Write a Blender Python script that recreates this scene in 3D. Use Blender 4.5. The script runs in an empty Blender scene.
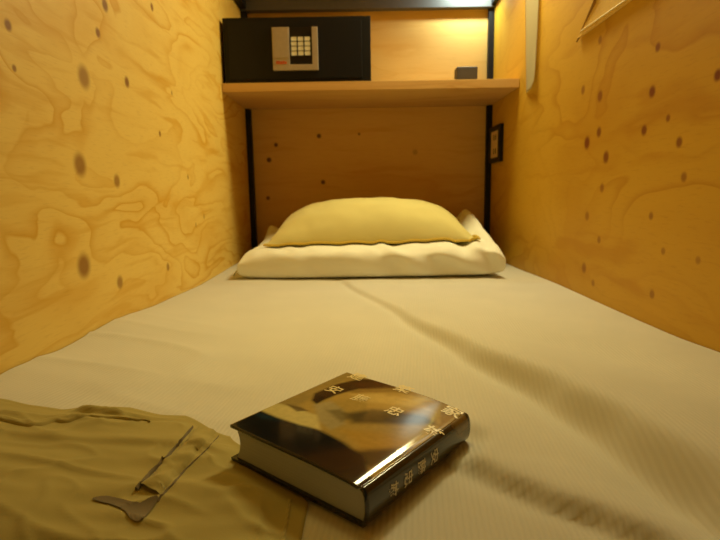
import bpy, bmesh, math, random
from math import sin, cos, pi, exp, sqrt
from mathutils import Vector, noise, Matrix

random.seed(4)
C = bpy.context.scene.collection
F = 510.0
CAM = Vector((-.0464, 0.0, .55)); PITCH = .1495; ROLL = .0163

def ray(px, py):
    a, b = px - 360, py - 270
    u = cos(ROLL) * a - sin(ROLL) * b; v = sin(ROLL) * a + cos(ROLL) * b
    r = (u / F, 1.0, -v / F)
    return Vector((r[0], cos(PITCH) * r[1] + sin(PITCH) * r[2], -sin(PITCH) * r[1] + cos(PITCH) * r[2]))
def at(px, py, ax, val):
    """where the sight line of a photo point meets the plane coordinate[ax] = val"""
    d = ray(px, py); t = (val - CAM[ax]) / d[ax]
    return CAM + d * t

def sstep(a, b, x):
    if a == b: return 1.0 if x >= a else 0.0
    t = max(0.0, min(1.0, (x - a) / (b - a))); return t * t * (3 - 2 * t)
def lerp(a, b, t): return a + (b - a) * t
def interp(pts, x):
    if x <= pts[0][0]: return pts[0][1]
    for (x0, y0), (x1, y1) in zip(pts, pts[1:]):
        if x <= x1: return lerp(y0, y1, sstep(x0, x1, x) * .5 + .5 * (x - x0) / (x1 - x0))
    return pts[-1][1]
def srgb(r, g, b):
    f = lambda c: (c / 255 / 12.92) if c / 255 <= .04045 else ((c / 255 + .055) / 1.055) ** 2.4
    return (f(r), f(g), f(b), 1.0)

# ------------------------------------------------------------------ objects
def link(name, me, m=None, parent=None, smooth=False):
    o = bpy.data.objects.new(name, me); C.objects.link(o)
    if m is not None: me.materials.append(m)
    if parent is not None: o.parent = parent
    if smooth:
        for p in me.polygons: p.use_smooth = True
    return o
def from_bm(name, bm, m, parent=None, smooth=False):
    me = bpy.data.meshes.new(name); bmesh.ops.recalc_face_normals(bm, faces=bm.faces); bm.to_mesh(me); bm.free()
    return link(name, me, m, parent, smooth)
def empty(name, loc=(0, 0, 0), rot=(0, 0, 0)):
    o = bpy.data.objects.new(name, None); C.objects.link(o); o.location = loc; o.rotation_euler = rot
    o.empty_display_size = .05
    return o
def tag(o, label, cat, group=None):
    o['label'] = label; o['category'] = cat
    if group: o['group'] = group
    return o
def struct(o): o['kind'] = 'structure'; return o
def box_bm(x0, x1, y0, y1, z0, z1, bevel=0.0, seg=2, bm=None):
    b = bmesh.new()
    vs = [b.verts.new((x, y, z)) for x in (x0, x1) for y in (y0, y1) for z in (z0, z1)]
    for f in ((0, 1, 3, 2), (4, 6, 7, 5), (0, 4, 5, 1), (2, 3, 7, 6), (0, 2, 6, 4), (1, 5, 7, 3)):
        b.faces.new([vs[i] for i in f])
    bmesh.ops.recalc_face_normals(b, faces=b.faces)
    if bevel: bmesh.ops.bevel(b, geom=list(b.edges), offset=bevel, segments=seg, profile=.7, affect='EDGES')
    if bm is not None:
        me = bpy.data.meshes.new('t'); b.to_mesh(me); bm.from_mesh(me); bpy.data.meshes.remove(me); b.free(); return bm
    return b
def grid_bm(nu, nv, fn, bm=None):
    bm = bm or bmesh.new()
    g = [[bm.verts.new(fn(i / nu, j / nv)) for j in range(nv + 1)] for i in range(nu + 1)]
    for i in range(nu):
        for j in range(nv):
            bm.faces.new((g[i][j], g[i + 1][j], g[i + 1][j + 1], g[i][j + 1]))
    return bm, g
def tube_bm(pts, r, n=8, closed=False, bm=None):
    bm = bm or bmesh.new(); rings = []
    N = len(pts)
    for i, p in enumerate(pts):
        p = Vector(p)
        if closed: t = Vector(pts[(i + 1) % N]) - Vector(pts[i - 1])
        else: t = Vector(pts[min(i + 1, N - 1)]) - Vector(pts[max(i - 1, 0)])
        t.normalize(); up = Vector((0, 0, 1)) if abs(t.z) < .9 else Vector((1, 0, 0))
        a = t.cross(up).normalized(); b = a.cross(t)
        rr = r(i / max(1, N - 1)) if callable(r) else r
        rings.append([bm.verts.new(p + (a * cos(2 * pi * k / n) + b * sin(2 * pi * k / n)) * rr) for k in range(n)])
    for i in range(N if closed else N - 1):
        A, B = rings[i], rings[(i + 1) % N]
        for k in range(n): bm.faces.new((A[k], A[(k + 1) % n], B[(k + 1) % n], B[k]))
    if not closed:
        bm.faces.new(rings[0][::-1]); bm.faces.new(rings[-1])
    return bm

# ---------------------------------------------------------------- materials
class NT:
    def __init__(s, name):
        s.m = bpy.data.materials.new(name); s.m.use_nodes = True; s.t = s.m.node_tree
        s.b = s.t.nodes['Principled BSDF']
    def n(s, kind, **kw):
        nd = s.t.nodes.new(kind)
        for k, v in kw.items(): setattr(nd, k, v)
        return nd
    def l(s, a, b): s.t.links.new(a, b)
    def val(s, op, a, b=None, clamp=False):
        nd = s.n('ShaderNodeMath', operation=op, use_clamp=clamp)
        for i, x in enumerate((a, b)):
            if x is None: continue
            if isinstance(x, (int, float)): nd.inputs[i].default_value = x
            else: s.l(x, nd.inputs[i])
        return nd.outputs[0]
    def vec(s, op, a, b=None):
        nd = s.n('ShaderNodeVectorMath', operation=op)
        for i, x in enumerate((a, b)):
            if x is None: continue
            if isinstance(x, (tuple, list)): nd.inputs[i].default_value = x
            else: s.l(x, nd.inputs[i])
        return nd.outputs['Value'] if op in ('LENGTH', 'DOT_PRODUCT') else nd.outputs[0]
    def mix(s, f, a, b, mode='MIX'):
        nd = s.n('ShaderNodeMix', data_type='RGBA', blend_type=mode)
        for i, x in ((0, f), (6, a), (7, b)):
            if isinstance(x, (int, float)): nd.inputs[i].default_value = x
            elif isinstance(x, (tuple, list)): nd.inputs[i].default_value = x
            else: s.l(x, nd.inputs[i])
        return nd.outputs[2]
    def coord(s): return s.n('ShaderNodeTexCoord').outputs['Object']
    def noise(s, v, scale, detail=2, rough=.5, dist=0.0):
        nd = s.n('ShaderNodeTexNoise'); nd.inputs['Scale'].default_value = scale; nd.inputs['Detail'].default_value = detail
        nd.inputs['Roughness'].default_value = rough; nd.inputs['Distortion'].default_value = dist
        s.l(v, nd.inputs['Vector']); return nd.outputs['Fac']
    def n2(s, v, scale):
        nd = s.n('ShaderNodeTexNoise'); nd.inputs['Scale'].default_value = scale; nd.inputs['Detail'].default_value = 1
        s.l(v, nd.inputs['Vector']); return nd.outputs['Color']
    def ramp(s, f, stops, interp='LINEAR'):
        nd = s.n('ShaderNodeValToRGB'); nd.color_ramp.interpolation = interp
        e = nd.color_ramp.elements
        while len(e) < len(stops): e.new(.5)
        for el, (p, c) in zip(e, stops): el.position = p; el.color = c
        s.l(f, nd.inputs[0]); return nd.outputs[0]
    def smooth(s, x, a, b):
        nd = s.n('ShaderNodeMapRange', interpolation_type='SMOOTHSTEP')
        nd.inputs['From Min'].default_value = a; nd.inputs['From Max'].default_value = b
        s.l(x, nd.inputs['Value']); return nd.outputs[0]
    def bump(s, h, strength=.3, dist=.002):
        nd = s.n('ShaderNodeBump'); nd.inputs['Strength'].default_value = strength; nd.inputs['Distance'].default_value = dist
        s.l(h, nd.inputs['Height']); s.l(nd.outputs[0], s.b.inputs['Normal'])
    def base(s, c, rough=.6, spec=.4, metal=0):
        if isinstance(c, (tuple, list)): s.b.inputs['Base Color'].default_value = c
        else: s.l(c, s.b.inputs['Base Color'])
        s.b.inputs['Roughness'].default_value = rough; s.b.inputs['Specular IOR Level'].default_value = spec
        s.b.inputs['Metallic'].default_value = metal
        return s.m

def plywood(name, stretch, knots, axes, light, mid, dark, rings=6.0, scale=1.0, contrast=1.0, off=(0, 0, 0), rough=.55, knot_c=(.10, .035, .008, 1)):
    """rotary-cut veneer: contour lines of a stretched noise field, plus oval knots at (u, v, radius, strength)"""
    s = NT(name); co = s.coord()
    v = s.vec('ADD', s.vec('MULTIPLY', co, stretch), off)
    v = s.vec('ADD', v, s.vec('MULTIPLY', s.vec('SUBTRACT', s.n2(v, 5.5), (.5, .5, .5)), (0, .10, .12)))
    f = s.noise(v, scale, 2.6, .42, .75)
    r = s.val('FRACT', s.val('MULTIPLY', f, rings))
    band = s.ramp(r, [(0, (1, 1, 1, 1)), (.07, (.75, .75, .75, 1)), (.30, (.18, .18, .18, 1)), (.62, (0, 0, 0, 1)), (.93, (.04, .04, .04, 1)), (1, (1, 1, 1, 1))])
    # lines fade in and out over the sheet
    patch = s.smooth(s.noise(s.vec('ADD', v, (7.3, 2.1, 4.4)), scale * .9, 1), .36, .66)
    amt = s.val('MULTIPLY', s.val('MULTIPLY', band, contrast), s.val('ADD', s.val('MULTIPLY', patch, .75), .25), True)
    c = s.mix(amt, light, mid)
    fine = s.noise(s.vec('MULTIPLY', co, tuple(a * 6 if a < 3 else a * 22 for a in stretch)), 3, 3, .6)
    c = s.mix(s.val('MULTIPLY', s.smooth(fine, .5, .78), .25), c, dark)
    st_ = s.noise(s.vec('MULTIPLY', v, (.8, .8, 2.6)), scale * 2.2, 2.5, .5, .6)      # long amber streaks
    c = s.mix(s.val('MULTIPLY', s.smooth(st_, .52, .74), .55), c, mid)
    blot = s.noise(s.vec('ADD', v, (1.7, 9.2, 3.3)), scale * 1.1, 3)
    c = s.mix(s.val('MULTIPLY', s.smooth(blot, .48, .75), .45), c, mid)
    # knots
    acc = None
    for (a, b, rad, st) in knots:
        p = [0, 0, 0]; p[axes[0]] = a; p[axes[1]] = b
        q = [0, 0, 0]; q[axes[0]] = 1 / rad; q[axes[1]] = 1 / (rad * 1.05)
        d = s.vec('LENGTH', s.vec('MULTIPLY', s.vec('SUBTRACT', co, tuple(p)), tuple(q)))
        nd = s.n('ShaderNodeMapRange', interpolation_type='SMOOTHSTEP')
        nd.inputs['From Min'].default_value = 1.25; nd.inputs['From Max'].default_value = .45
        nd.inputs['To Max'].default_value = min(.95, st * 1.22)
        s.l(d, nd.inputs['Value']); k = nd.outputs[0]
        acc = k if acc is None else s.val('MAXIMUM', acc, k)
    if acc is not None: c = s.mix(acc, c, knot_c)
    s.bump(s.val('SUBTRACT', fine, amt), .06, .001)
    return s.base(c, rough, .35)

def plain(name, c, rough=.5, spec=.4, metal=0, nz=.12, scale=60):
    s = NT(name); f = s.noise(s.coord(), scale, 3)
    d = tuple(x * (1 - nz) for x in c[:3]) + (1,); u = tuple(min(1, x * (1 + nz)) for x in c[:3]) + (1,)
    return s.base(s.mix(f, d, u), rough, spec, metal)

def fabric(name, c, rib=None, rough=.9, nz=.08, weave=900, sheen=.15):
    s = NT(name); co = s.coord()
    f = s.noise(co, 9, 4); d = tuple(x * (1 - nz) for x in c[:3]) + (1,); u = tuple(min(1, x * (1 + nz)) for x in c[:3]) + (1,)
    col = s.mix(f, d, u)
    if rib:
        w = s.n('ShaderNodeTexWave', wave_type='BANDS', bands_direction='X', wave_profile='SIN')
        w.inputs['Scale'].default_value = rib; w.inputs['Distortion'].default_value = .6; w.inputs['Detail'].default_value = 1
        mp = s.n('ShaderNodeMapping'); mp.inputs['Rotation'].default_value = (0, 0, .12); s.l(co, mp.inputs[0]); s.l(mp.outputs[0], w.inputs[0])
        h = w.outputs['Fac']; col = s.mix(s.val('MULTIPLY', h, .10), col, tuple(x * .62 for x in c[:3]) + (1,))
        s.bump(h, .30, .0008)
    else:
        s.bump(s.noise(co, weave, 2), .15, .0006)
    s.b.inputs['Sheen Weight'].default_value = sheen
    return s.base(col, rough, .15)

LK = [(.887, .748, .020, .62), (.849, .603, .020, .66), (.831, .439, .021, .70), (.973, .58, .013, .62), (1.051, .774, .011, .9), (.95, .391, .013, .6),
      (.985, .894, .012, .95), (.949, .836, .009, .8), (1.211, .967, .009, .9), (.706, .774, .008, .85), (.709, .721, .005, .7), (1.194, .385, .010, .6), (1.204, .692, .007, .7),
      (1.30, .80, .006, .5), (1.38, .60, .007, .5), (1.5, .49, .008, .4), (1.42, .47, .007, .4)]
RK = [(a, b, r * .88, st) for (a, b), r, st in zip(
    [(1.283, .788), (1.192, .757), (1.188, .678), (1.247, .66), (1.148, .62), (1.001, .66), (.982, .727), (.889, .627), (.926, .672), (.869, .568), (1.159, .553), (1.227, .487),
     (1.16, .436), (.958, .499), (.912, .438), (1.23, .361), (1.178, .333), (.937, .354), (.816, .434), (.973, .803), (1.206, .881), (.806, .718)],
    [.013, .015, .014, .018, .016, .012, .013, .011, .008, .010, .012, .013, .010, .009, .008, .015, .010, .010, .008, .010, .011, .011],
    [.5, .6, .65, .75, .7, .7, .75, .65, .6, .5, .5, .45, .45, .5, .4, .5, .4, .45, .35, .65, .5, .8])]
BK = [(-.384, .752, .009, .8), (-.206, .785, .010, .75), (-.415, .692, .011, .8), (-.194, .598, .010, .8), (-.426, .536, .009, .7), (.189, .714, .012, .25), (-.041, .79, .006, .6)]
LIGHT = (.80, .56, .135, 1); MID = (.66, .36, .030, 1); DARK = (.46, .23, .04, 1)
M = {}
M['ply_left'] = plywood('plywood_left', (1, 1.9, 5.6), LK, (1, 2), LIGHT, MID, DARK, rings=7, scale=1.3, contrast=1.05, off=(0, .6, 1.0), knot_c=(.24, .09, .004, 1))
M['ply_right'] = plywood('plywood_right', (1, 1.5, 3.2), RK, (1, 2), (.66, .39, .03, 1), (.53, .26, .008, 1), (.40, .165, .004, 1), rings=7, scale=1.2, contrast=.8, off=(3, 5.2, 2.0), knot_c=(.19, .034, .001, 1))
M['ply_back'] = plywood('plywood_back', (1.2, 1, 4.5), BK, (0, 2), (.70, .435, .12, 1), (.60, .31, .05, 1), (.44, .20, .04, 1), rings=5, scale=1.1, contrast=.6, off=(1, 8.2, 5.0))
M['ply_shelf'] = plywood('plywood_shelf', (1.1, 5, 9), [], (0, 2), (.70, .44, .16, 1), (.56, .30, .08, 1), (.42, .20, .05, 1), rings=5, scale=1.2, contrast=.8, off=(2, 1.2, 4.0))
M['ply_plain'] = plywood('plywood_plain', (1.5, 1.5, 4), [], (0, 2), LIGHT, MID, DARK, rings=5, scale=1.2, contrast=.6, off=(5, 4, 1))
M['black_metal'] = plain('black_metal', (.007, .007, .008, 1), .5, .35)
M['sheet'] = fabric('ribbed_sheet', (.66, .63, .55, 1), rib=64)
M['mattress'] = fabric('mattress_ticking', (.6, .56, .5, 1))
M['khaki'] = fabric('khaki_cotton', (.40, .325, .105, 1), weave=700)
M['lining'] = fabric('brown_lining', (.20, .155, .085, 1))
M['white_case'] = fabric('cream_cotton', (.95, .93, .80, 1), weave=800)
M['yellow_case'] = fabric('yellow_cotton', (.74, .66, .27, 1), weave=800)
M['yellow_dark'] = fabric('yellow_piping', (.68, .48, .08, 1), weave=800)
M['safe'] = plain('safe_black', (.005, .005, .006, 1), .5, .3)
M['safe_door'] = plain('safe_door_black', (.007, .007, .009, 1), .45, .3)
M['silver'] = plain('silver_plastic', (.44, .37, .30, 1), .4, .5, .2)
M['keypad'] = plain('keypad_black', (.008, .006, .007, 1), .3, .5)
M['key'] = plain('pale_key', (.86, .86, .80, 1), .45, .4)
M['red'] = plain('red_print', (.55, .10, .03, 1), .5)
M['paper'] = NT('notice_paper').base((.80, .72, .46, 1), .75, .2)
M['grey_plastic'] = plain('dark_grey_plastic', (.05, .04, .035, 1), .5)
M['socket'] = plain('ivory_plastic', (.78, .60, .34, 1), .45)
M['slot'] = plain('slot_dark', (.02, .012, .006, 1), .6)
M['board'] = plywood('board_veneer', (1, 2, 3), [], (1, 2), (.86, .60, .16, 1), (.76, .48, .10, 1), DARK, rings=4, contrast=.4, off=(1, 2, 3))
M['board_edge'] = plain('pale_board_edge', (.80, .66, .34, 1), .6)
M['board_shade'] = plain('board_end_shade', (.30, .15, .025, 1), .6)  # brown standing in for shade on the board's end
M['pages'] = None

# ------------------------------------------------------------- the setting
YB = 2.154; ZTOP = 1.60; YF = -.55
def slab(name, x0, x1, y0, y1, z0, z1, m): return struct(from_bm(name, box_bm(x0, x1, y0, y1, z0, z1), m))
slab('wall_left', -.53, -.50, YF, YB, 0, ZTOP, M['ply_left'])
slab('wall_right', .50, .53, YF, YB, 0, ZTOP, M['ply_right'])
slab('wall_back', -.53, .53, YB, YB + .03, 0, ZTOP, M['ply_back'])
slab('floor', -.53, .53, YF, YB + .03, -.03, 0, M['ply_plain'])
slab('ceiling', -.53, .53, YF, YB + .03, ZTOP, ZTOP + .03, M['ply_plain'])
# black steel frame of the bunk: two corner posts, the beam across the back and a rail along each side
slab('trim_1', -.4995, -.478, YB - .022, YB - .0005, .25, 1.262, M['black_metal'])
slab('trim_2', .478, .4995, YB - .022, YB - .0005, .25, 1.262, M['black_metal'])
slab('trim_3', -.4995, .4995, YB - .035, YB - .0005, 1.2625, 1.39, plain('black_beam', (.11, .108, .105, 1), .5, .4))
slab('trim_4', -.4995, -.474, 1.2, YB - .036, 1.268, 1.31, M['black_metal'])
slab('trim_5', .482, .4995, 1.2, YB - .036, 1.268, 1.29, M['black_metal'])

# ----------------------------------------------------- mattress with its sheet
def curve_on_wall(pts, xw): return sorted((at(px, py, 0, xw).y, at(px, py, 0, xw).z) for px, py in pts)
LC = curve_on_wall([(-60, 402), (0, 375), (60, 350), (110, 322), (160, 303), (200, 285), (232, 266)], -.5)
RC = curve_on_wall([(505, 263), (560, 285), (640, 321), (720, 352), (800, 382)], .5)
RIDGE = [at(px, py, 2, .30) for px, py in [(338, 278), (345, 283), (400, 315), (460, 352), (540, 396), (600, 436), (680, 498), (760, 565), (900, 690)]]
RIDGE = [(p.x, p.y) for p in RIDGE][::-1]        # sorted by rising y
RX = sorted((y, x) for x, y in RIDGE)
FX = sorted((p.y, p.x) for p in (at(px, py, 2, .30) for px, py in [(440, 455), (480, 475), (530, 497), (590, 518), (650, 542), (720, 580)]))
def fold_x(y): return interp(FX, y)
def ridge_x(y): return interp(RX, y)
BO = Vector((-.0435, .3525)); BU = Vector((.614, .789)).normalized(); BV = Vector((-BU.y, BU.x))
BL, BD, BT = .173, .162, .0355; BZ = .2972; TILT = .030   # fore edge rests on the thicker duvet cover
def book_mask(x, y, soft=.03):
    d = Vector((x, y)) - BO; u, v = d.dot(BU), d.dot(BV)
    du = max(-u, u - BL, 0); dv = max(-v, v - BD, 0)
    return 1 - sstep(.004, soft, sqrt(du * du + dv * dv))
def book_base(x, y): return BZ + max(0, (Vector((x, y)) - BO).dot(BV)) * TILT
def n3(x, y, s, o=0.0): return noise.noise(Vector((x * s + o, y * s - o, o * .7)))
def sheet_z(x, y):
    z = .2955
    zl, zr = interp(LC, y), interp(RC, y)
    z = lerp(z, zl, sstep(-.20, -.495, x)); z = lerp(z, zr, sstep(.20, .495, x))
    # long fold running from the pillow towards the near right corner
    d = x - ridge_x(y); fade = sstep(1.52, 1.44, y)
    wid = lerp(.040, .014, sstep(.36, 1.25, y)); hgt = lerp(.033, .0070, sstep(.36, 1.25, y))
    fall = -hgt * .32 * exp(-(d / (wid * .75)) ** 2)
    rise = hgt * sstep(0, wid, d) * (1 - .85 * sstep(wid * 1.1, wid * 1.1 + .16, d))
    z += fade * (fall + rise) * sstep(.497, .40, x)
    d2 = (x - fold_x(y)); f2 = sstep(.62, .50, y)
    z += f2 * (.0105 * sstep(0, .024, d2) * (1 - sstep(.03, .13, d2)) - .003 * exp(-(d2 / .02) ** 2))
    # slight pull lines
    z += .0018 * n3(x * 2.4 - y * .6, y * .7, 4.5, 3.1) + .0022 * n3(x, y, 3.0, 8.0)
    z += .0032 * sstep(.1, .35, x) * sin((x * .9 + y * .55) * 34 + 3 * n3(x, y, 3, 5)) * sstep(1.3, .6, y) * .5
    # small gathers on the left, beside the blanket
    g = sstep(-.12, -.3, x) * exp(-((y - .72) / .18) ** 2)
    z += g * .0045 * (max(0, 1 - abs(n3(x * .5 + y * .5, y * 1.3, 8, 6)) * 2.6) ** 2)
    b = book_mask(x, y); z = lerp(z, min(z, book_base(x, y) - .0042), b) if book_base(x, y) > BZ + .0035 else lerp(z, min(z, book_base(x, y) - .0006), b)
    return z
NU, NV = 200, 330
def sheet_fn(u, v):
    x = -.4985 + .997 * u; y = -.35 + (YB - .03 + .35) * v
    return Vector((x, y, sheet_z(x, y)))
bm, g = grid_bm(NU, NV, sheet_fn)
mat_o = empty('mattress', (0, .9, .03))
tag(mat_o, 'wide mattress under a pale ribbed sheet filling the bunk between the plywood walls', 'mattress')
sheet = from_bm('fitted_sheet', bm, M['sheet'], None, True)
mb = from_bm('mattress_body', box_bm(-.492, .492, -.34, YB - .04, .03, .270, .02), M['mattress'], None)
struct(slab('trim_6', -.498, .498, YF, YB - .03, .0, .03, M['ply_plain'])) if False else None
for o in (sheet, mb):
    o.parent = mat_o; o.matrix_parent_inverse = Matrix.Translation(-Vector(mat_o.location))
    o.name = o.name

# --------------------------------------------------- khaki duvet cover, bottom left
DE = [at(px, py, 2, zz) for px, py, zz in [(-120, 398, .335), (-60, 402, .335), (0, 397, .335), (30, 402, .332), (62, 405, .328), (95, 402, .322), (130, 403, .316), (160, 409, .311), (185, 410, .308), (230, 430, .304), (284, 468, .302), (308, 500, .300), (299, 545, .300), (294, 600, .300), (288, 680, .300)]]
DFAR = sorted((p.x, p.y) for p in DE[:10])
DRIGHT = sorted((p.y, p.x) for p in DE[9:])
def duv_edges(v):    # right-hand limit of the cloth for a given y
    return interp(DRIGHT, v)
def duvet_z(x, y, e):
    z = sheet_z(x, y)
    th = .0050 + .002 * sstep(-.10, -.40, x)
    lift = th * sstep(0, .05, e) + .0012
    w = .0
    # creases
    yc = .535 + .012 * sin(x * 30 + 2.2)
    w += .0045 * sstep(-.20, -.30, x) * (exp(-((y - yc) / .010) ** 2) if y > yc else exp(-((y - yc) / .0035) ** 2) - .4 * exp(-((y - yc + .008) / .006) ** 2))
    yc = .470 + .010 * sin(x * 22 + .4)
    w += .0030 * sstep(-.14, -.24, x) * (exp(-((y - yc) / .016) ** 2) if y > yc else exp(-((y - yc) / .005) ** 2))
    w += .0042 * n3(x * .5 + y * .3, y * 2.0, 11, 1.0) + .0022 * n3(x * .7 - y * .4, y * 2.2, 26, 4.0)
    r = 1 - abs(n3(x * .55 + y * .35, y * 1.5, 15, 9.0)) * 4
    w += .0030 * max(0, r) ** 2
    r = 1 - abs(n3(x * 1.0 + y * .8, y * 1.0 - x * .4, 20, 2.5)) * 5
    w += .0016 * max(0, r) ** 2
    b = book_mask(x, y, .02)
    z2 = max(z + lift + w * sstep(0, .03, e) * (1 - b), z + .0016)
    return lerp(z2, min(z2, book_base(x, y) - .0006), b)
def dpos(u, v):
    # u: 0 at the wall, 1 at the right-hand hem; v: 0 near, 1 far edge
    x = lerp(-.4975, -.1, u)
    for _ in range(3):
        yf = interp(DFAR, x); y = lerp(.12, yf, v)
        xr = duv_edges(y) if y < DE[9].y + .02 else DE[9].x
        x = lerp(-.4975, xr, u)
    e = min((1 - u) * .4, (1 - v) * .45)
    return x, y, e
def duvet_fn(u, v):
    x, y, e = dpos(u, v)
    return Vector((x, y, duvet_z(x, y, e)))
bm, g = grid_bm(150, 150, duvet_fn)
# turned-down hem so that the edge has thickness
for rim in (g[-1], [r[-1] for r in g]):
    low = [bm.verts.new((w.co.x, w.co.y, sheet_z(w.co.x, w.co.y) - .0005)) for w in rim]
    for i in range(len(rim) - 1): bm.faces.new((rim[i], rim[i + 1], low[i + 1], low[i]))
duvet = from_bm('duvet_cover', bm, M['khaki'], None, True)
tag(duvet, 'crumpled khaki cotton duvet cover spread in the near left corner of the bed', 'duvet cover')
def on_duvet(px, py, up=.0008):
    p = at(px, py, 2, .306)
    for _ in range(4):
        e = min(max(duv_edges(p.y) - p.x, 0), .1); e2 = max(interp(DFAR, p.x) - p.y, 0)
        p = at(px, py, 2, duvet_z(p.x, p.y, min(e, e2)) + up)
    return p
def ribbon(name, ctr, wid, m, parent, up=.0022, n=40):
    pts = []
    for i in range(n + 1):
        t = i / n * (len(ctr) - 1); k = min(int(t), len(ctr) - 2); f = t - k
        a, b = ctr[k], ctr[k + 1]; pts.append(on_duvet(lerp(a[0], b[0], f), lerp(a[1], b[1], f), 0))
    bm = bmesh.new(); rows = []
    for i, p in enumerate(pts):
        t = (pts[min(i + 1, n)] - pts[max(i - 1, 0)]); t.z = 0; t.normalize(); s = Vector((-t.y, t.x, 0))
        w = wid(i / n) if callable(wid) else wid
        row = []
        for k in range(9):
            q = k / 8 * 2 - 1; P = p + s * w * q
            e = max(min(duv_edges(P.y) - P.x, interp(DFAR, P.x) - P.y), 0)
            row.append(bm.verts.new((P.x, P.y, duvet_z(P.x, P.y, e) + up * (1 - q ** 4) + .0004 * sin(i * 1.1 + k) - .0003)))
        rows.append(row)
    for i in range(n):
        for k in range(8): bm.faces.new((rows[i][k], rows[i + 1][k], rows[i + 1][k + 1], rows[i][k + 1]))
    return from_bm(name, bm, m, parent, True)
# placket: a stitched band beside the opening, and the hem seam on the right-hand edge
ribbon('placket', [(206, 431), (180, 459), (149, 491)], lambda t: .011 + .001 * sin(t * 14), M['khaki'], duvet, .0042)
ribbon('edge_seam', [(290, 500), (287, 518), (282, 547)], .0018, M['khaki'], duvet, .0016)
for a_, b_, w_ in (((194, 428), (136, 491), .0016), ((219, 436), (157, 500), .0012)):
    pts = [(lerp(a_[0], b_[0], t) + 1.2 * sin(t * 9 + b_[0]), lerp(a_[1], b_[1], t)) for t in (0, .25, .5, .75, 1)]
    ln_ = ribbon('seam', pts, lambda t, w_=w_: w_ * (.25 + .75 * sstep(.1, .8, t)), M['lining'], duvet, .0036 if a_[0] < 200 else .0012)
    ln_['label'] = 'dark stitched edge of the opening'
ribbon('fold', [(-30, 413), (0, 418), (22, 423), (38, 424), (62, 418), (90, 416), (128, 419), (150, 423)], lambda t: .0050 * sin(pi * min(1, t * .9 + .1)) + .0006, M['khaki'], duvet, .0030)
# opening in the cover with the darker inside showing through
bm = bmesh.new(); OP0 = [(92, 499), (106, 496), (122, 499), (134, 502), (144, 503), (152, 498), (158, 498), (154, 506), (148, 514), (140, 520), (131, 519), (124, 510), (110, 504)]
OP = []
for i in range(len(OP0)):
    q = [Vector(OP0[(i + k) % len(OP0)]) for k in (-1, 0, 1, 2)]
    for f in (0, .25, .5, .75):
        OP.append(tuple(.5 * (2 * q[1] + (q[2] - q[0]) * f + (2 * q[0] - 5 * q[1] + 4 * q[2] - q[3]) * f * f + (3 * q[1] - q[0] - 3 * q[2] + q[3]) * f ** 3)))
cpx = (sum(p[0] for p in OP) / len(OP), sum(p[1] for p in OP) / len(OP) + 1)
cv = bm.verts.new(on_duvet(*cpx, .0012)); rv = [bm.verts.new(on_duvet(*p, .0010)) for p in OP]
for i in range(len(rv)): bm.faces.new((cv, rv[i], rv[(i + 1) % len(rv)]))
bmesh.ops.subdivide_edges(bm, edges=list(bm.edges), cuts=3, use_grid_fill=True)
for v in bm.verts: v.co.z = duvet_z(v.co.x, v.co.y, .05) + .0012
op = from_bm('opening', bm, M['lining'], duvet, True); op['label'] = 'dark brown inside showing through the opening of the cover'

# ------------------------------------------------------------------- pillows
def pillow(name, m, cx, cy, z0, W, D, Ht, Hb, p, q, pinch, fn=None, nu=90, nv=60, wr=.004, seed=0, qb=1.0):
    bm = bmesh.new(); rows = {}
    def outline(a, b):
        return cx + W / 2 * a * (1 - pinch * (1 - b * b) * abs(a) ** 3), cy + D / 2 * b * (1 - pinch * (1 - a * a) * abs(b) ** 3)
    def rim_z(a, b): return z0 + Hb
    for side in (1, -1):
        G = []
        for i in range(nu + 1):
            r = []
            for j in range(nv + 1):
                a, b = sin((i / nu - .5) * pi), sin((j / nv - .5) * pi)
                x, y = outline(a, b)
                qq = q if side > 0 else q * qb
                h = max(0, (1 - abs(a) ** p)) ** qq * max(0, (1 - abs(b) ** p)) ** qq
                edge = i in (0, nu) or j in (0, nv)
                if side == -1 and edge: r.append(rows[(i, j)]); continue
                z = rim_z(a, b) + (Ht * h if side > 0 else -Hb * h)
                if side > 0:
                    z += wr * sstep(0, .4, h) * (n3(x * 1.0, y * 1.6, 14, seed) + .6 * n3(x, y, 30, seed + 3))
                    k = exp(-((1 - abs(a)) / .25) ** 2) * exp(-((1 - abs(b)) / .3) ** 2)
                    z += wr * 1.2 * k * sin((a * 8 + b * 6) * 2)
                v = Vector((x, y, z))
                if fn: v = fn(v, a, b, h, side)
                w = bm.verts.new(v); r.append(w)
                if side > 0: rows[(i, j)] = w
            G.append(r)
        for i in range(nu):
            for j in range(nv):
                f = (G[i][j], G[i + 1][j], G[i + 1][j + 1], G[i][j + 1])
                try: bm.faces.new(f if side > 0 else f[::-1])
                except ValueError: pass
    rim = [rows[(i, 0)].co.copy() for i in range(nu + 1)] + [rows[(nu, j)].co.copy() for j in range(1, nv + 1)] + \
          [rows[(i, nv)].co.copy() for i in range(nu - 1, -1, -1)] + [rows[(0, j)].co.copy() for j in range(nv - 1, 0, -1)]
    return from_bm(name, bm, m, None, True), rim

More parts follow.
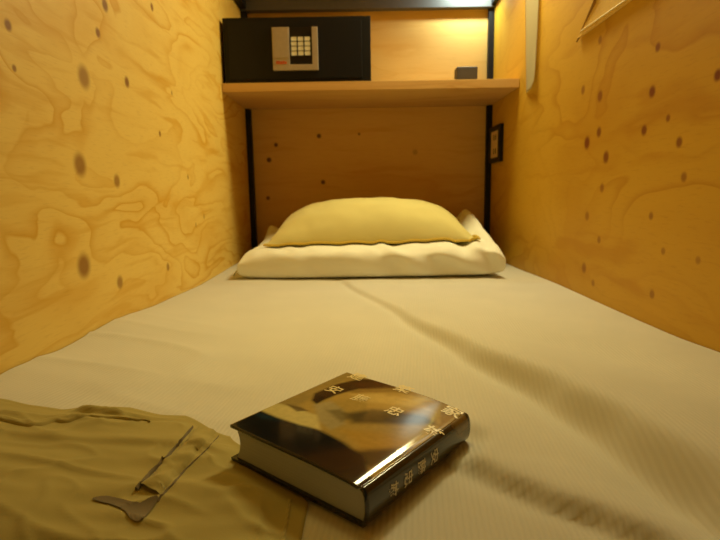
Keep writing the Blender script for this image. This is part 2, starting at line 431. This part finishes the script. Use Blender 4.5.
def fw(v, a, b, h, side):
    if side > 0:
        v.z += .112 * sstep(.74, .99, a) * sstep(-1.35, .95, b)          # right side puffs up against the wall corner
        v.z += .040 * sstep(-.8, -1, a) * sstep(.3, 1, b)
        v.z += .022 * sstep(-.5, .8, b) * (1 - sstep(.7, .8, a))
    if b < -.3:                                                            # creases in the front face
        k = sstep(-.15, .45, a) * sstep(1.0, .9, a)
        v.z += (.006 * k + .0015) * sstep(.3, .9, h) * sin(a * 23 + b * 5 + 5 * n3(a, b, 2.2, 6)) * (1 if side > 0 else 0)
        v.y += (.009 * k + .003) * (1 - h) * sin(a * 17 + 30 * (v.z - .33) + 4 * n3(a, v.z * 4, 2.5, 1))
    return v
white, rim = pillow('pillow', M['white_case'], -.012, 1.79, .293, .80, .57, .050, .046, 6, .24, .012, fw, seed=2, wr=.004, qb=.5)
tag(white, 'large flat cream pillow at the head of the bed, underneath the yellow one', 'pillow')
# loose corner of its case at the front left
bm, g = grid_bm(8, 6, lambda u, v: Vector((-.400 - .030 * u, 1.545 - .025 * u + .040 * (v - .5) * (1 - .5 * u), .303 + .022 * sin(pi * u * .8 + .5) + .006 * sin(v * pi))))
bmesh.ops.solidify(bm, geom=list(bm.faces), thickness=.004)
cf = from_bm('case_corner', bm, M['white_case'], white, True)

from mathutils.bvhtree import BVHTree
WT = BVHTree.FromPolygons([v.co for v in white.data.vertices], [tuple(p.vertices) for p in white.data.polygons])
def fy(v, a, b, h, side):
    # lies on the pillow below; back tilted up a little
    v.z += .028 * sstep(-1, .6, b)
    # corners droop, front edge runs flat
    if side > 0 and b < 0: v.z -= .004 * (1 - h)
    hit = WT.ray_cast(Vector((v.x, v.y, 1.0)), Vector((0, 0, -1)))[0]        # rests on the pillow underneath
    if hit is not None: v.z = max(v.z, hit.z + .0045 + (.0045 if h < .05 else 0))
    return v
yel, rim = pillow('pillow', M['yellow_case'], -.008, 1.775, .3925, .675, .36, .114, .006, 2.5, .60, .06, fy, seed=9, wr=.0035)
tag(yel, 'smaller plump yellow pillow resting on top of the flat cream one', 'pillow')
pp = from_bm('piping', tube_bm(rim, .0042, 6, True), M['yellow_dark'], yel, True)
pp['label'] = 'darker yellow seam around the edge'

# ------------------------------------------------------------------- the shelf
ZS0, ZS1, YS = .893, .9215, 1.784
bm = box_bm(-.4985, .4985, YS, YB - .0225, ZS0, ZS1, .0015)
box_bm(-.4775, .4775, YB - .026, YB - .0003, ZS0, ZS1, bm=bm)   # back edge runs between the posts
shelf = from_bm('shelf', bm, M['ply_shelf'])
tag(shelf, 'plywood shelf spanning the head of the bunk above the pillows', 'shelf')

# -------------------------------------------------------------------- the safe
SX0, SX1, SZ0, SZ1, SY = -.490, .002, ZS1 + .0005, 1.131, 1.795
safe = empty('safe', (SX0, SY, SZ0)); tag(safe, 'black electronic safe with a keypad on the left end of the shelf', 'safe')
def sub(name, bm, m, parent=safe, smooth=False, org=None):
    o = from_bm(name, bm, m, None, smooth); bpy.context.view_layer.update()
    org = org if org is not None else parent.matrix_world.translation
    o.data.transform(Matrix.Translation(-Vector(org))); o.parent = parent
    return o
bm = box_bm(SX0, SX1, SY, SY + .30, SZ0, SZ1, .003)
sub('safe_body', bm, M['safe'])
door = sub('safe_door', box_bm(SX0 + .018, SX1 - .030, SY - .004, SY + .002, SZ0 + .012, SZ1 - .012, .002), M['safe_door'])
DORG = Vector((SX0, SY, SZ0))
# silver control plate around a black keypad, black above the keys
px0, px1, pz0, pz1 = -.325, -.174, .959, 1.0955
kx0, kx1, kz0 = -.268, -.1935, .978
bm = bmesh.new()
box_bm(px0, kx0, SY - .014, SY - .0045, pz0, pz1, .002, bm=bm)
box_bm(kx1, px1, SY - .014, SY - .0045, pz0, pz1, .002, bm=bm)
box_bm(kx0 - .003, kx1 + .003, SY - .0138, SY - .0045, pz0, kz0, .002, bm=bm)
sub('control_plate', bm, M['silver'], door, org=DORG)
bm = box_bm(kx0, kx1, SY - .011, SY - .0045, kz0, pz1, .001)
kp = sub('keypad', bm, M['keypad'], door, org=DORG)
kb = sub('battery_cover', box_bm(px0 + .004, kx0 - .004, SY - .0155, SY - .0142, pz0 + .040, pz1 - .004, .0006), M['silver'], door, org=DORG)
bm = bmesh.new(); xx = px0 + .011
for w in (.006, .005, .007, .005, .007):            # tiny red print, too small in the photo to read
    box_bm(xx, xx + w, SY - .0152, SY - .0141, pz0 + .020, pz0 + .030 - .002 * (w > .006), bm=bm); xx += w + .0012
rp = sub('red_mark', bm, M['red'], door, org=DORG); rp['label'] = 'small red print on the silver plate'
for r in range(4):
    for c in range(3):
        x = kx0 + .0150 + c * .0222; z = 1.058 - r * .0152
        k = sub('key', box_bm(x - .0092, x + .0092, SY - .0135, SY - .0112, z - .0064, z + .0064, .0030), M['key'], door, org=DORG)
# -------------------------------------------------- small things on shelf and wall
p0, p1 = .306, .380
bx = empty('power_adapter', (p0, 1.88, ZS1)); tag(bx, 'small dark grey plastic box on the bare right end of the shelf', 'small box')
bx_body = sub('case', box_bm(p0, p1, 1.88, 1.93, ZS1 + .0005, .985, .005, 3), M['grey_plastic'], bx)
sub('face_panel', box_bm(p0 + .009, p1 - .009, 1.8785, 1.8805, ZS1 + .022, .978, .0006), M['grey_plastic'], bx)

ol = empty('wall_outlet', (.5, 2.05, .73)); tag(ol, 'black framed electrical outlet with ivory sockets on the right wall under the shelf', 'electrical outlet')
oy0, oy1, oz0, oz1 = 1.962, 2.128, .661, .800
bm = bmesh.new()
ow = .018
box_bm(.4845, .4995, oy0, oy0 + ow * 1.5, oz0, oz1, .002, bm=bm); box_bm(.4845, .4995, oy1 - ow, oy1, oz0, oz1, .002, bm=bm)
box_bm(.4845, .4995, oy0 + ow, oy1 - ow, oz0, oz0 + ow, .002, bm=bm); box_bm(.4845, .4995, oy0 + ow, oy1 - ow, oz1 - ow, oz1, .002, bm=bm)
sub('frame', bm, M['black_metal'], ol)
sk = sub('socket_plate', box_bm(.490, .4993, oy0 + ow * 1.5, oy1 - ow, oz0 + ow, oz1 - ow, .001), M['socket'], ol)
OORG = Vector((.5, 2.05, .73))
for zc in (.757, .704):
    for yc in (2.035, 2.062):
        sub('socket_slot', box_bm(.4885, .4905, yc - .003, yc + .003, zc - .010, zc + .010), M['slot'], sk, org=OORG)

# paper notice hanging on the right wall, its lower end curling off the wall
def paper_fn(u, v):
    curl = (1 - v) ** 4
    y = lerp(lerp(1.712, 1.758, v), 1.603, u); z = lerp(.860, 1.21, v) + .016 * curl * sstep(.55, 1, u) ** 2
    x = .4993 - .008 * u * (1 - .6 * v) - .004 * curl * u - .002 * sin(u * pi)
    return Vector((x, y, z))
bm, g = grid_bm(16, 40, paper_fn)
bmesh.ops.solidify(bm, geom=list(bm.faces), thickness=.0005)
pn = from_bm('hanging_notice', bm, M['paper'], None, True)
tag(pn, 'narrow pale paper notice hanging down the right wall in front of the shelf end', 'paper notice')

# thin board leaning on the right wall, high up
hb = empty('wall_board', (.49, 1.3, .915)); tag(hb, 'thin tan board with a pale lower edge fixed high on the right wall', 'board')
yA, zA = 1.312, .914
prof = [(yA, zA), (1.045, .918), (.80, .925), (.80, 1.17), (.98, 1.15), (1.205, .985)]
def extr(pts, x0, x1):
    bm = bmesh.new(); a = [bm.verts.new((x0, y, z)) for y, z in pts]; b = [bm.verts.new((x1, y, z)) for y, z in pts]
    bm.faces.new(a); bm.faces.new(b[::-1])
    for i in range(len(pts)): bm.faces.new((a[i], b[i], b[(i + 1) % len(pts)], a[(i + 1) % len(pts)]))
    return bm
sub('panel', extr(prof, .4915, .4992), M['board'], hb)
sub('lower_edge', tube_bm([(.491, yA - .022, zA + .0105), (.491, 1.06, .9215), (.491, .80, .9275)], .0017, 6), M['board_edge'], hb)['label'] = 'pale lower edge'
sub('shaded_end', tube_bm([(.494, yA + .006, zA - .006), (.494, 1.222, .967), (.494, 1.205, .986), (.494, .982, 1.152)], lambda t: .0070 if t > .01 else .0018, 6), M['board_shade'], hb)['label'] = 'end edge with its shade coloured in dark brown'  # shadow along the board's end, put in as a dark tube

# --------------------------------------------------------------------- the book
bk = empty('book', (BO.x, BO.y, BZ)); bk.rotation_euler = (TILT, 0, math.atan2(BU.y, BU.x))
tag(bk, 'thick hardcover book with a glossy dark photo jacket lying on the bed', 'book')
# local axes: +x along the spine from foot to head, +y from spine to fore edge, z up
TC = .0028; RB = .0065                                    # board thickness, how far the spine bulges
def spine_y(w): return RB * (1 - sqrt(max(0, 1 - (abs(w - BT / 2) / (BT / 2)) ** 2.6)))  # y of the spine at height w
def book_px(px, py):
    p = at(px, py, 2, BZ + BT); d = Vector((p.x, p.y)) - BO
    return d.dot(BU), d.dot(BV)
def in_poly(q, poly):
    x, y = q; r = False; j = len(poly) - 1
    for i in range(len(poly)):
        (xi, yi), (xj, yj) = poly[i], poly[j]
        if (yi > y) != (yj > y) and x < (xj - xi) * (y - yi) / (yj - yi) + xi: r = not r
        j = i
    return r
def pdist(q, poly):
    best = 9
    for i in range(len(poly)):
        a = Vector(poly[i]); b = Vector(poly[i - 1]); d = b - a; t = max(0, min(1, (Vector(q) - a).dot(d) / max(d.length_squared, 1e-12)))
        best = min(best, (Vector(q) - a - d * t).length)
    return best
def P(pts): return [book_px(*p) for p in pts]
JACKET = [  # printed picture: (outline, colour, softness in metres, strength)
    (P([(225, 430), (262, 409), (350, 371), (400, 384), (330, 402), (310, 420), (262, 415)]), srgb(140, 116, 60), .006, 1),          # plain backdrop
    (P([(300, 408), (345, 384), (400, 384), (450, 398), (446, 420), (432, 446), (378, 484), (330, 450), (305, 425)]), srgb(164, 132, 62), .006, 1),   # face
    (P([(345, 384), (395, 381), (442, 396), (440, 402), (395, 394), (350, 396)]), srgb(120, 92, 40), .004, .8),
    (P([(311, 404), (314, 397), (338, 387), (362, 382), (398, 384), (404, 387), (360, 391), (336, 398), (322, 404), (316, 408)]), srgb(26, 16, 10), .003, 1),   # hair
    (P([(352, 386), (396, 383), (420, 390), (396, 390), (360, 392)]), srgb(60, 30, 12), .003, .8),
    (P([(313, 408), (330, 404), (342, 412), (344, 426), (330, 432), (318, 424)]), srgb(158, 138, 88), .004, .9),               # cheek / ear
    (P([(326, 413), (340, 412), (352, 420), (340, 424)]), srgb(112, 94, 52), .004, .8),
    (P([(344, 416), (372, 411), (425, 414), (438, 421), (400, 424), (352, 425)]), srgb(74, 60, 32), .006, .9),                # shaded band across the eyes
    (P([(350, 397), (380, 396), (420, 402), (432, 410), (396, 406), (360, 404)]), srgb(190, 158, 84), .005, .8),
    (P([(340, 432), (380, 432), (415, 440), (395, 455), (360, 448)]), srgb(172, 130, 48), .008, .8),                          # warm patch
    (P([(322, 446), (344, 452), (410, 444), (398, 456), (370, 466), (330, 456)]), srgb(58, 44, 22), .006, .9),
    (P([(225, 430), (236, 420), (258, 414), (285, 421), (316, 431), (342, 443), (362, 456), (378, 490), (330, 476)]), srgb(16, 18, 18), .004, 1),  # dark clothing
    (P([(250, 416), (268, 419), (282, 425), (262, 423)]), srgb(22, 44, 50), .004, .8),
    (P([(256, 413), (276, 407), (296, 412), (316, 418), (320, 432), (300, 428), (276, 421)]), srgb(188, 166, 98), .003, 1),   # hand
    (P([(286, 408), (300, 411), (308, 414), (296, 415)]), srgb(70, 52, 24), .002, .8),
    (P([(441, 396), (480, 412), (478, 440), (440, 470), (428, 448), (438, 428)]), srgb(126, 94, 42), .0025, 1),               # backdrop right of the face
    (P([(436, 424), (452, 414), (464, 420), (462, 428), (446, 432), (436, 440)]), srgb(150, 118, 62), .003, .9),
    (P([(434, 442), (450, 427), (470, 421), (480, 424), (470, 445), (378, 500), (373, 484), (404, 464)]), srgb(14, 13, 12), .0025, 1),       # black towards the spine
]
def jacket(u, v):
    c = Vector((.16, .115, .04))
    for poly, col, soft, st in JACKET:
        d = pdist((u, v), poly); s = d if in_poly((u, v), poly) else -d
        c = c.lerp(Vector(col[:3]), st * sstep(-soft, soft, s))
    c = Vector((c.x * 1.40, c.y * 1.58, c.z * 2.0)); c *= 1 + .10 * n3(u, v, 160, 3)
    return (c.x, c.y, c.z, 1)
def color_layer(me, fn):
    ca = me.color_attributes.new('print', 'FLOAT_COLOR', 'POINT')
    for i, v in enumerate(me.vertices): ca.data[i].color = fn(v.co)
s = NT('glossy_jacket'); at_n = s.n('ShaderNodeAttribute', attribute_name='print')
fz = s.noise(s.coord(), 420, 2)
M['jacket'] = s.base(s.mix(s.val('MULTIPLY', fz, .15), at_n.outputs['Color'], (.02, .016, .01, 1)), .11, .6)
s.b.inputs['Coat Weight'].default_value = .4; s.b.inputs['Coat Roughness'].default_value = .06
s = NT('page_block_paper'); co = s.coord()
ln = s.noise(s.vec('MULTIPLY', co, (3, 3, 1400)), 1, 1); M['pages'] = s.base(s.mix(ln, (.40, .41, .44, 1), (.58, .60, .62, 1)), .8, .2); s.bump(ln, .25, .0004)
M['jacket_text'] = plain('gold_lettering', (.85, .70, .32, 1), .35, .5)
M['spine_text'] = plain('pale_lettering', (.80, .74, .60, 1), .4, .4)

# curved jacket surfaces: the top sheet dips gently into the joint beside the spine
def top_z(v, u=BL / 2):
    drop = lerp(.0030, .0066, sstep(0, BL, u))
    return BT - .0005 * exp(-((v - .0105) / .0035) ** 2) - .0012 * sstep(.008, .0, v) ** 1.5 - drop * max(0, 1 - v / .078) ** 2
def strip(section, x0, x1, n):
    """a closed section (a list of (y, z), or a function of x giving one) carried along the book"""
    bm = bmesh.new(); A = []
    for i in range(n + 1):
        x = lerp(x0, x1, i / n); sec = section(x) if callable(section) else section
        A.append([bm.verts.new((x, y, z)) for y, z in sec])
    k = len(A[0])
    for i in range(n):
        for j in range(k): bm.faces.new((A[i][j], A[i + 1][j], A[i + 1][(j + 1) % k], A[i][(j + 1) % k]))
    bm.faces.new(A[0]); bm.faces.new(A[-1][::-1])
    return bm
VT = [RB + (BD - RB) * i / 130 for i in range(131)]
fc = from_bm('front_cover', strip(lambda x: [(v, top_z(v, x)) for v in VT] + [(v, top_z(v, x) - TC) for v in VT[::-6]], 0, BL, 150), M['jacket'], bk, True)
color_layer(fc.data, lambda c: jacket(c.x, c.y))
bc = from_bm('back_cover', strip([(RB, TC), (BD, TC), (BD, 0), (RB, 0)], 0, BL, 4), M['jacket'], bk)
color_layer(bc.data, lambda c: (.012, .011, .010, 1))
# spine: an arc in section
def arc(u):
    H = top_z(RB, u); o = []; i_ = []
    for i in range(25):
        th = pi / 2 - pi * i / 24
        z = H / 2 + H / 2 * (abs(sin(th)) ** .85) * (1 if sin(th) > 0 else -1); y = RB * (1 - abs(cos(th)) ** .85)
        o.append((y, z)); i_.append((y * .8 + .0034, H / 2 + (z - H / 2) * .86))
    return o, i_
def spine_section(u): o, i_ = arc(u); return o + i_[::-1]
def spine_col(c):
    k = sstep(.138, .150, c.x + .25 * (c.z - BT / 2)) * sstep(.171, .166, c.x); k *= sstep(.010, .020, c.z)
    base = Vector((.013, .012, .011)).lerp(Vector((.17, .11, .04)), k)
    return (base.x, base.y, base.z, 1)
sp = from_bm('spine', strip(spine_section, 0, BL, 100), M['jacket'], bk, True)
color_layer(sp.data, spine_col)
# page block, set in from the boards, hollow fore edge
def pages_section(u):
    top = BT - TC + .0002; P_ = [(BD - .0045 - .005 * sin(pi * i / 12), lerp(TC - .0002, top, i / 12)) for i in range(13)]
    P_ += [(v, top_z(v, u) - TC + .0002) for v in (.11, .09, .075, .06, .05, .04, .03, .022, .015, .010)]
    h = top_z(RB + .001, u) - TC + .0002
    P_ += [(RB + .001 - .004 * sin(pi * i / 8), lerp(h, TC - .0002, i / 8)) for i in range(9)]
    return P_
from_bm('page_block', strip(pages_section, .0035, BL - .0035, 30), M['pages'], bk)

def glyph(ch, size):
    cu = bpy.data.curves.new('t', 'FONT'); cu.body = ch; cu.size = 1; cu.align_x = 'CENTER'; cu.resolution_u = 3; cu.offset = .018
    o = bpy.data.objects.new('t', cu); C.objects.link(o); bpy.context.view_layer.update()
    me = bpy.data.meshes.new_from_object(o.evaluated_get(bpy.context.evaluated_depsgraph_get()))
    bpy.data.objects.remove(o); bpy.data.curves.remove(cu)
    xs = [v.co.x for v in me.vertices]; ys = [v.co.y for v in me.vertices]
    cx, cy = (min(xs) + max(xs)) / 2, (min(ys) + max(ys)) / 2; k = size / max(max(xs) - min(xs), max(ys) - min(ys))
    me.transform(Matrix.Scale(k, 4) @ Matrix.Translation((-cx, -cy, 0)))
    return me
def lettering(name, items, place, m, parent):
    bm = bmesh.new()
    for ch, size, args in items:
        me = glyph(ch, size)
        t = bmesh.new(); t.from_mesh(me); bpy.data.meshes.remove(me)
        bmesh.ops.triangulate(t, faces=t.faces); bmesh.ops.subdivide_edges(t, edges=[e for e in t.edges if e.calc_length() > .004], cuts=1)
        for v in t.verts: v.co = place(v.co.x, v.co.y, *args)
        tmp = bpy.data.meshes.new('t'); t.to_mesh(tmp); t.free(); bm.from_mesh(tmp); bpy.data.meshes.remove(tmp)
    me = bpy.data.meshes.new(name); bm.to_mesh(me); bm.free(); o = link(name, me, m, parent); return o
# on the cover the foot-to-head direction is up and fore edge-to-spine is right
def on_cover(a, b, u, v): vv = v - a; uu = u + b; return Vector((uu, vv, top_z(vv, uu) + .0003))
row1 = [(ch, .0200, book_px(*p)) for ch, p in zip('建築家', [(357, 380), (403, 391), (452, 408)])]
row2 = [(ch, .0180, book_px(*p)) for ch, p in zip('安藤忠雄', [(334, 393), (360, 401), (394, 412), (433, 427)])]
for it in row1 + row2: lettering('title_character', [it], on_cover, M['jacket_text'], fc)
def spine_surf(z, u):
    o = arc(u)[0]
    for (y0, z0), (y1, z1) in zip(o, o[1:]):
        if z1 <= z <= z0: return lerp(y0, y1, (z0 - z) / max(z0 - z1, 1e-9))
    return RB
def on_spine(a, b, u, z): zz = z - a; return Vector((u + b, spine_surf(zz, u + b) - .0004, zz))
def spine_u(px, py):
    # sight line against the plane of the spine
    n = Vector((BV.x, BV.y, 0)); o = Vector((BO.x, BO.y, 0)); d = ray(px, py); t = (o - CAM).dot(n) / d.dot(n); p = CAM + d * t
    return (Vector((p.x, p.y)) - BO).dot(BU), p.z - BZ
for ch, p in zip('安藤忠雄', [(434, 460), (421, 468), (408, 478), (393, 490)]): lettering('spine_character', [(ch, .0138, (spine_u(*p)[0], BT * .46))], on_spine, M['spine_text'], sp)

# --------------------------------------------------------------- light and camera
def area(name, loc, tgt, w, h, power, col):
    L = bpy.data.lights.new(name, 'AREA'); L.shape = 'RECTANGLE'; L.size = w; L.size_y = h; L.energy = power; L.color = col
    o = bpy.data.objects.new(name, L); C.objects.link(o); o.location = loc
    o.rotation_euler = (Vector(tgt) - Vector(loc)).to_track_quat('-Z', 'Y').to_euler(); return o
WARM = (.95, .84, .42)
bl = area('bunk_lamp', (.38, 1.70, 1.48), (-.15, 1.12, .3), .18, .30, 9.3, WARM); bl.data.spread = math.radians(150)
area('corner_lamp', (.40, 2.04, 1.352), (.40, 2.14, 1.225), .15, .03, 2.2, (.80, .98, .90))
dl = area('fill_light', (-.05, .85, 1.56), (-.05, .85, 0), .35, .35, .56, (1.0, .75, .20)); dl.data.spread = math.radians(60)  # added soft fill from above to lift the bed, not a real fixture
w = bpy.data.worlds.new('dim_room'); bpy.context.scene.world = w; w.use_nodes = True
bg = w.node_tree.nodes['Background']; bg.inputs[0].default_value = (1.0, .74, .24, 1); bg.inputs[1].default_value = .07

cam = bpy.data.cameras.new('camera'); co = bpy.data.objects.new('camera', cam); C.objects.link(co)
cam.sensor_width = 36; cam.sensor_fit = 'HORIZONTAL'; cam.lens = F / 720 * 36; cam.clip_start = .01
co.location = CAM
# looking along +y, pitched down, rolled
right, up, fwd = Vector((1, 0, 0)), Vector((0, sin(PITCH), cos(PITCH))), Vector((0, cos(PITCH), -sin(PITCH)))
r2 = right * cos(ROLL) + up * -0 - up * 0 + Vector((0, 0, 0))
r2 = right * cos(ROLL) - up * sin(ROLL); u2 = right * sin(ROLL) + up * cos(ROLL)
co.matrix_world = Matrix(((r2.x, u2.x, -fwd.x, CAM.x), (r2.y, u2.y, -fwd.y, CAM.y), (r2.z, u2.z, -fwd.z, CAM.z), (0, 0, 0, 1)))
cam.dof.use_dof = True; cam.dof.focus_distance = .58; cam.dof.aperture_fstop = 10
sc = bpy.context.scene; sc.camera = co
sc.view_settings.view_transform = 'Standard'; sc.view_settings.look = 'None'; sc.view_settings.exposure = 0
